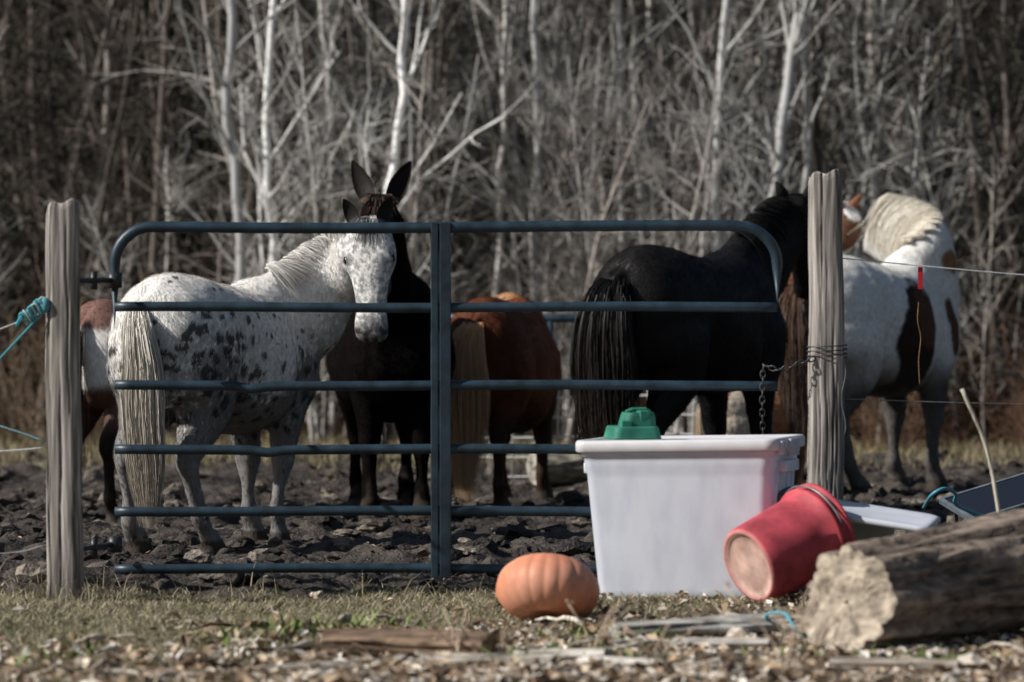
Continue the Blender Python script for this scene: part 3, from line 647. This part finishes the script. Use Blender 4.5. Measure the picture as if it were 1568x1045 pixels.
P=[M5@Vector(p) for p in ((.05,0,-.05),(.10,0,-.04),(.11,0,.0),(.09,0,.04),(.04,0,.06))]; v,f=tube([tuple(p) for p in P],.011,8); jg.add(v,f,gy)
jg.build('grey_plastic_jug',M_dirtplas)
cb=MB(); shell(cb,[(rr(.40,.3,.04)+[1.46,19.6],.02),(rr(.44,.34,.04)+[1.46,19.6],.33),(rr(.47,.37,.04)+[1.46,19.6],.335),(rr(.47,.37,.04)+[1.46,19.6],.355),(rr(.42,.32,.04)+[1.46,19.6],.36)],(.45,.52,.58)); cb.build('blue_storage_bin',M_plas)
wl=MB(); shell(wl,[(rr(.5,.34,.04)+[0,0],0),(rr(.52,.36,.05),.006),(rr(.52,.36,.05),.022),(rr(.48,.32,.05),.028),(rr(.44,.28,.05),.022)],(.60,.63,.70)); o=wl.build('white_bin_lid',M_plas); o.location=(1.58,19.25,.37); o.rotation_euler=(.10,.14,-.25)
wire('blue_hose',[(1.93,20.8,.33),(1.95,20.6,.40),(2.01,20.6,.43),(2.07,20.7,.40),(2.09,20.8,.34),(2.3,21,.25)],.009,(.08,.3,.4),M_plas)
wire('blue_rope',[(1.03,17.6,.03),(1.0,17.4,.10),(1.06,17.2,.12),(1.1,17.1,.06),(1.2,17.3,.02)],.007,(.10,.38,.5),M_rope)
sp=empty('solar_panel',(2.42,21.3,.37)); B=MB(); box(B,(0,0,0),(.60,.36,.02),(.012,.014,.02)); B.build('panel_cells',M_eye,False,sp)
B=MB()
for c,s_ in (((0,.185,0),(.64,.02,.03)),((0,-.185,0),(.64,.02,.03)),((.31,0,0),(.02,.35,.03)),((-.31,0,0),(.02,.35,.03))): box(B,c,s_,(.10,.12,.14))
for sx in (-.27,.27): v,f=tube([(sx,.13,-.02),(sx,.2,-.5)],.012,8); B.add(v,f,(.08,.08,.08)); v,f=tube([(sx,-.13,-.02),(sx,-.2,-.5)],.012,8); B.add(v,f,(.08,.08,.08))
B.build('panel_frame',M_paint,False,sp); sp.rotation_euler=(.22,-.26,.30)

# ---------------------------------------------------------------- pumpkin
B=MB(); nA=160; nT=40; V=[];C=[]
for i in range(nT):
    t=math.pi*(i+.01)/(nT-.98)
    for j in range(nA):
        a=2*math.pi*j/nA; rib=abs(math.sin(a*9+.5*math.sin(a*3)))**.6; ss=math.sin(t)
        r=.217*(1-.028*(1-rib)*ss**.5)
        rad=r*ss**.85*(1+.03*math.sin(a+1)); z=.138*math.cos(t)*(1-.25*math.exp(-(ss/.3)**2))
        V.append((rad*math.cos(a),rad*math.sin(a),z)); k=.9+.1*rib; p_=.5+.5*math.sin(a*2+t*3); C.append(((.68+.04*p_)*k,(.27+.07*p_)*k,(.155+.07*p_)*k))
pm=empty('pumpkin',(.146,18.45,.122)); B.add(V,ringfaces(nT,nA),np.array(C)); B.build('pumpkin_flesh',M_pump,True,pm)
B=MB(); v,f=tube([(0,0,.085),(.005,0,.11),(.02,.01,.13)],[.024,.016,.015],8); B.add(v,f,(.25,.20,.12)); B.build('pumpkin_stem',M_wood,True,pm); pm.rotation_euler=(-.35,.25,.4)

# ---------------------------------------------------------------- logs & wood
def rlog(name,p0,p1,r0,r1,colb,cole,seed=0,flat=1.,rough=.08,n=40,m=50,chop=0):
    p0=np.array(p0,float);p1=np.array(p1,float); ax=nrm(p1-p0); L=np.linalg.norm(p1-p0); sd=nrm(np.cross(ax,[0,0,1.])); up=np.cross(sd,ax)
    a=np.linspace(0,2*np.pi,n,endpoint=False); V=[];C=[]; 
    for i,t in enumerate(np.linspace(0,1,m)):
        g1=fbm(np.cos(a)*2.2+seed*5+t*L*1.5,np.sin(a)*2.2+seed*3.,.8,4,seed); g2=fbm(np.cos(a)*3.5+seed,np.sin(a)*3.5+t*L*1.6,.7,4,seed+4)
        gr_=np.abs(fbm(a*5.0+seed+.6*t,0*a+t*L*1.2,1,3,seed+9)-.5)*2
        r=(r0+(r1-r0)*t)*(1+rough*4*(g1-.5)+rough*1.6*(g2-.5)-rough*.9*sst(.25,.0,gr_))
        off=0
        if chop: off=chop*(1-t)**8*(np.cos(a-.9)+.35*np.cos(2*a))
        V.append((p0+ax*L*t)[None]+r[:,None]*(np.cos(a)[:,None]*sd+np.sin(a)[:,None]*up*flat)+(np.zeros((n,1))+np.reshape(off,(-1,1)))*ax)
        C.append(np.array(colb)[None]*(.35+1.3*g2[:,None])*(.45+.55*sst(.0,.25,gr_))[:,None])
    V=np.vstack(V)
    B=MB(); B.add(V,ringfaces(m,n),np.vstack(C))
    for e,(ring,sg) in enumerate(((V[:n],1),(V[-n:],-1))):
        c=ring.mean(0); fs=np.r_[1,.97,np.linspace(.9,.04,14)]; rs=[ring*f_+c*(1-f_) for f_ in fs]
        W=np.vstack(rs)
        cc=[]; k_=0
        for qi,q_ in enumerate(fs):
            xx=np.cos(a)*q_; yy=np.sin(a)*q_
            gg=fbm(xx*2.5+seed+9,yy*.9+4,.5,4,seed)[:,None]; ck=np.abs(fbm(xx*2.2+9,yy*.7+seed,.8,3,seed+6)-.5)[:,None]*2
            if qi>0: W[qi*n:(qi+1)*n]+=((gg-.5)*.03*min(1,(1-q_)*6))*ax
            cc.append(np.array(cole)*(.35 if q_==1 else 1)*(.45+.9*gg)*(.45+.55*sst(0,.10,ck)))
        f=ringfaces(len(fs),n); 
        if sg==1: f=[q[::-1] for q in f]
        f.append(tuple((len(fs)-1)*n+j for j in range(n))); B.add(W,f,np.vstack(cc))
    return B.build(name,M_log)
rlog('cut_log',(1.265,16.75,.20),(3.4,18.6,.41),.205,.31,(.27,.215,.175),(.45,.38,.30),3,1.,.10,90,120,chop=.07)
rlog('split_firewood',(.40,17.3,.04),(1.02,17.55,.05),.07,.09,(.46,.44,.41),(.4,.37,.32),5,.5,.16)
rlog('split_firewood',(.62,16.9,.03),(.98,16.8,.04),.05,.04,(.46,.43,.40),(.4,.37,.32),6,.5,.16)
rlog('split_firewood',(-.70,16.75,.05),(-.08,16.5,.05),.06,.08,(.20,.14,.10),(.3,.2,.12),8,.7,.2)
rlog('split_firewood',(-.42,16.15,.03),(.15,16.0,.03),.045,.06,(.50,.45,.39),(.4,.35,.3),9,.6,.2)
rlog('split_firewood',(.25,16.1,.03),(.52,15.95,.04),.05,.04,(.72,.67,.61),(.5,.46,.4),10,.5,.2)
rlog('split_firewood',(.0,16.35,.03),(.35,16.25,.05),.05,.05,(.68,.63,.57),(.5,.46,.4),15,.5,.2)
rlog('split_firewood',(1.0,17.95,.03),(1.3,17.8,.03),.04,.05,(.36,.30,.25),(.4,.37,.32),11,.6,.2)
rlog('split_firewood',(-.9,15.9,.02),(-.5,16.1,.02),.03,.04,(.4,.36,.3),(.4,.37,.32),12,.6,.2)
rlog('split_firewood',(1.15,16.0,.03),(1.6,15.9,.03),.05,.04,(.42,.36,.3),(.4,.37,.32),13,.6,.2)
rlog('split_firewood',(.75,17.7,.03),(.98,17.85,.04),.03,.04,(.46,.42,.38),(.4,.37,.32),16,.6,.2)
rlog('fallen_log',(.15,28.9,.13),(.60,29.1,.13),.14,.14,(.34,.31,.25),(.4,.37,.32),14,.8,.1)
B=MB()
for i in range(240):
    x=rng.normal(.6,1.2); y=15.4+abs(rng.normal(0,1.3)); a=rng.uniform(0,6.28); l=rng.uniform(.08,.4); z=gh(x,y)
    P=[(x+l*math.cos(a)*t+rng.normal(0,.01),y+l*math.sin(a)*t,z+.012+rng.uniform(0,.04)*math.sin(t*3)) for t in np.linspace(0,1,6)]
    v,f=tube(P,np.linspace(.010,.004,6)*rng.uniform(.6,1.8),6); B.add(v,f,np.array([(.38,.32,.26),(.54,.49,.42),(.15,.1,.07)][i%3])*rng.uniform(.7,1.2))
B.build('fallen_twigs',M_wood)
clods('wood_chips',420,(-.9,2.4),(15.4,18.0),(.012,.055),[(.5,.42,.33),(.34,.25,.17),(.6,.53,.45),(.2,.14,.1)],M_leaf)
wire('pale_stick',[(2.10,18.5,0),(2.04,18.5,.38),(1.98,18.5,.70),(1.875,18.5,.955)],.009,(.5,.46,.38),M_wood)
B=MB()
for (x,y,h) in ((.96,15.6,.36),(1.0,15.6,.30),(.50,15.8,.2),(.3,16.5,.22),(-.2,16.4,.2),(1.75,15.9,.12)):
    for k in range(4):
        l=rng.normal(0,.10,2); P=[(x+l[0]*t*t,y+l[1]*t,h*t*rng.uniform(.9,1)) for t in np.linspace(0,1,7)]; v,f=tube(P,.003,5); B.add(v,f,(.5,.40,.30))
        for q in range(4): p=P[rng.integers(3,7)]; v,f=sphere(np.array(p)+rng.normal(0,.010,3),(.008,.006,.006),6); B.add(v,f,(.5,.36,.27))
B.build('dry_weed_stalks',M_leaf)

# ---------------------------------------------------------------- forest
def branch(B,p,d,L,r,depth,sides,col,wand=.12,k=6):
    pts=[np.array(p,float)]; d=nrm(d); step=L/(k-1)
    for i in range(k-1):
        d=nrm(d+rng.normal(0,wand,3)+np.array([0,0,.05])); pts.append(pts[-1]+d*step)
    rad=np.linspace(r,r*.35,k); v,f=tube(pts,rad,sides,False); B.add(v,f,col)
    if depth>0:
        nb=int(rng.integers(3,6)) 
        for _ in range(nb):
            t=rng.uniform(.2,.97); i=min(int(t*(k-1)),k-2); q=pts[i]+(pts[i+1]-pts[i])*(t*(k-1)-i); dd=nrm(pts[i+1]-pts[i])
            sdir=nrm(np.cross(dd,rng.normal(0,1,3))); ang=rng.uniform(.45,1.2)
            branch(B,q,dd*math.cos(ang)+sdir*math.sin(ang),L*rng.uniform(.3,.65)*(1-t*.4),max(r*.55*(1-t*.5),.0060),depth-1,3,col,wand*1.5,4)
def sapling(h,r,nb,col,lean=.08,low=.1,dep=2):
    B=MB(); k=12; pts=[np.zeros(3)]; d=nrm([rng.normal(0,lean),rng.normal(0,lean),1])
    for i in range(k-1): d=nrm(d+rng.normal(0,.075,3)+[0,0,.06]); pts.append(pts[-1]+d*h/(k-1))
    pts=np.array(pts); v,f=tube(pts,np.linspace(r,r*.35,k),6,False)
    cv=np.array(col)[None]*(1+.35*np.array([mn.noise(Vector(p*7)) for p in v]))[:,None]
    B.add(v,f,cv)
    for _ in range(nb):
        t=rng.uniform(low,.95); i=min(int(t*(k-1)),k-2); q=pts[i]+(pts[i+1]-pts[i])*(t*(k-1)-i); a=rng.uniform(0,6.28); ang=rng.uniform(.4,1.25)
        dd=np.array([math.cos(a)*math.sin(ang),math.sin(a)*math.sin(ang),math.cos(ang)])
        branch(B,q,dd,h*rng.uniform(.12,.3),max(r*.45*(1-.4*t),.009),dep-1,3,np.array(col)*rng.uniform(.6,1.1),.16)
    return B
variants=[]
cols=[(.74,.72,.68),(.56,.53,.49),(.82,.80,.77),(.40,.36,.32),(.60,.55,.49),(.50,.47,.44),(.15,.13,.11),(.10,.088,.075),(.19,.165,.14)]
forest=empty('bare_tree_thicket')
for i in range(18):
    h=rng.uniform(4.8,6.2); r=rng.uniform(.018,.040); B=sapling(h,r,int(rng.integers(20,32)),cols[i//2],.14,.05,2)
    o=B.build('sapling',M_bark,True,forest); o.location=(rng.uniform(-8,8),56,gh(0,56)-.05); variants.append(o.data)
brush=[]
for i in range(6):
    B=MB(); c=[(.20,.12,.08),(.26,.19,.135),(.14,.09,.06)][i%3]
    for _ in range(14):
        a=rng.uniform(0,6.28); ang=rng.uniform(.05,.7); branch(B,(rng.normal(0,.15),rng.normal(0,.15),0),(math.cos(a)*math.sin(ang),math.sin(a)*math.sin(ang),math.cos(ang)),rng.uniform(.6,1.6),.008,1,3,c,.16,5)
    brush.append(B.build('brush',M_bark,True,forest)); brush[-1].location=(rng.uniform(-6,6),38,0)
def inst(me,nm,x,y,s,par):
    o=bpy.data.objects.new(nm,me); COL.objects.link(o); o.parent=par; o.location=(x,y,gh(x,y)-.05); o.rotation_euler=(rng.normal(0,.07),rng.normal(0,.10),rng.uniform(0,6.28)); o.scale=(s,s,s*rng.uniform(.9,1.15)); return o
for i in range(225):
    y=36.0+6.0*rng.uniform(0,1); hw=.125*y+1.8; x=rng.uniform(-hw,hw); u=x/y
    pb=math.exp(-((u-.012)/.060)**2)*.70+.05
    if rng.uniform()<pb: inst(variants[rng.integers(12)],'sapling',x,y,rng.uniform(.75,1.2),forest)
    elif rng.uniform()<.9: inst(variants[rng.integers(12,18)],'sapling',x,y,rng.uniform(.8,1.2),forest)
for i in range(56):
    y=rng.uniform(34.9,36.2); x=rng.normal(.35,1.9); inst(variants[rng.integers(12)],'sapling',x,y,rng.uniform(.35,.72),forest)
for i in range(180):
    y=42+12*rng.uniform(0,1); hw=.125*y+2.0; x=rng.uniform(-hw,hw)
    inst(variants[rng.integers(12,18)],'sapling',x,y,rng.uniform(.8,1.25),forest)
for i in range(190):
    y=35.5+8*rng.uniform(0,1)**1.3; x=rng.uniform(-7,7); inst(brush[rng.integers(6)].data,'brush',x,y,rng.uniform(.5,1.0),forest)
for i in range(60):
    y=rng.uniform(34,37); x=rng.uniform(2.6,6); inst(brush[(0,2,3)[rng.integers(3)]].data,'brush',x,y,rng.uniform(.4,.8),forest)
def palet(x,y,h,r,lx,nb=18,col=(.84,.83,.80)):
    B=MB(); k=22; pts=[]; wx=rng.normal(0,1,k).cumsum()*.028
    for i in range(k):
        t=i/(k-1); pts.append((lx*t*h+wx[i],.02*t*h,h*t))
    pts=np.array(pts); v,f=tube(pts,np.linspace(r,r*.6,k),8,False)
    cv=np.array(col)[None]*(1+.5*np.array([mn.noise(Vector((p[0]*5,p[1]*5,p[2]*9))) for p in v]))[:,None]
    B.add(v,f,np.clip(cv,.05,.88))
    for _ in range(nb):
        t=rng.uniform(.15,.95); i=min(int(t*(k-1)),k-2); q=pts[i]; a=rng.uniform(0,6.28); ang=rng.uniform(.4,1.0)
        branch(B,q,(math.cos(a)*math.sin(ang),math.sin(a)*math.sin(ang)*.6,math.cos(ang)),rng.uniform(.7,1.7),r*.42,1,4,np.array(col)*rng.uniform(.6,1))
    o=B.build('bare_tree',M_bark); o.location=(x,y,gh(x,y)-.05)
palet(-.99,35.1,6,.038,-.01); palet(-2.08,35.0,6,.045,-.015); palet(-1.86,35.4,6,.033,-.01); palet(.25,35.6,6,.040,.01,14)
palet(1.60,35.2,6,.040,.02); palet(1.64,35.0,6,.048,.17); palet(2.26,35.4,6,.034,-.0); palet(-3.6,38,6,.04,.02,16,(.32,.29,.26)); palet(3.2,38,6,.042,.02,16,(.36,.33,.29)); palet(.85,36.4,6,.036,-.02)
palet(-.2,36.4,6,.026,.03,14,(.70,.67,.62)); palet(-1.5,36.8,6,.03,-.03,14,(.68,.65,.6)); palet(4.1,38,6,.035,.03,12,(.34,.30,.26)); palet(.55,36.3,6,.024,.05,14,(.66,.63,.58)); palet(1.2,36.5,6,.028,-.05,14,(.64,.61,.56))
def conifer(h):
    B=MB(); v,f=tube([(0,0,0),(0,0,h*.5),(0,0,h)],[.14,.09,.02],8,False); B.add(v,f,(.08,.06,.045)); vs=[];cs=[]
    for i in range(150):
        z=h*rng.uniform(.04,.98); L=(h-z)*.30*rng.uniform(.6,1.1)+.3; a=rng.uniform(0,6.28); d=np.array([math.cos(a),math.sin(a),-.18]); nb=50
        t=rng.uniform(.1,1,nb)**.8; base=np.array([0,0,z])+d*(t*L)[:,None]+np.array([0,0,.15])*(t**2)[:,None]*L+rng.normal(0,.06,(nb,3))
        e=nrm(rng.normal(0,1,(nb,3))+d*1.2)*.18; s_=nrm(np.cross(e,rng.normal(0,1,(nb,3))))*.035
        vs.append(np.stack([base-s_,base+s_,base+e],1).reshape(-1,3)); cs.append(np.repeat(np.array([.026,.044,.020])*rng.uniform(.5,1.6,(nb,1)),3,0))
    vs=np.vstack(vs); B.add(vs,np.arange(len(vs)).reshape(-1,3),np.vstack(cs)); return B
co=conifer(11).build('pine_tree',M_grass,False); co.location=(-4.2,41,0)
for i,(x,y,s_) in enumerate([(-6.2,44,.8),(-3.2,47,1.0),(-6.6,50,1.0),(6.8,50,1.0),(4.2,50,1.0),(5.4,44,.8),(0.4,52,1.1),(-1.6,50,1.0),(2.4,53,1.1),(-9,56,1.1),(9,56,1.1)]):
    o=bpy.data.objects.new('pine_tree',co.data); COL.objects.link(o); o.location=(x,y,gh(x,y)); o.scale=(s_,)*3; o.rotation_euler=(0,0,i*1.3)

# ---------------------------------------------------------------- light, world, camera
sv=Vector((-.80,-.24,.60)).normalized()
el=math.asin(sv.z); rot=math.atan2(sv.x,sv.y)
w=bpy.data.worlds.new("World"); sc.world=w; w.use_nodes=True; nt=w.node_tree; bg=nt.nodes['Background']
sky=nt.nodes.new('ShaderNodeTexSky'); sky.sky_type='NISHITA'; sky.sun_disc=False; sky.sun_elevation=el; sky.sun_rotation=rot
nt.links.new(sky.outputs[0],bg.inputs[0]); bg.inputs[1].default_value=.053
sl=bpy.data.lights.new('sun','SUN'); sl.energy=5.0; sl.angle=math.radians(.55); sl.color=(1,.96,.90)
so=bpy.data.objects.new('sun',sl); so.rotation_euler=(-sv).to_track_quat('-Z','Y').to_euler(); COL.objects.link(so)
cam=bpy.data.cameras.new('camera'); cam.lens=156.1; cam.sensor_width=36; cam.clip_end=1500; cam.clip_start=.1
cam.dof.use_dof=True; cam.dof.focus_distance=21.8; cam.dof.aperture_fstop=2.3
cobj=bpy.data.objects.new('camera',cam); cobj.location=(0,0,1.5); cobj.rotation_euler=(math.radians(90-1.07),0,0); COL.objects.link(cobj); sc.camera=cobj
sc.view_settings.view_transform='Standard'; sc.view_settings.look='None'; sc.view_settings.exposure=0
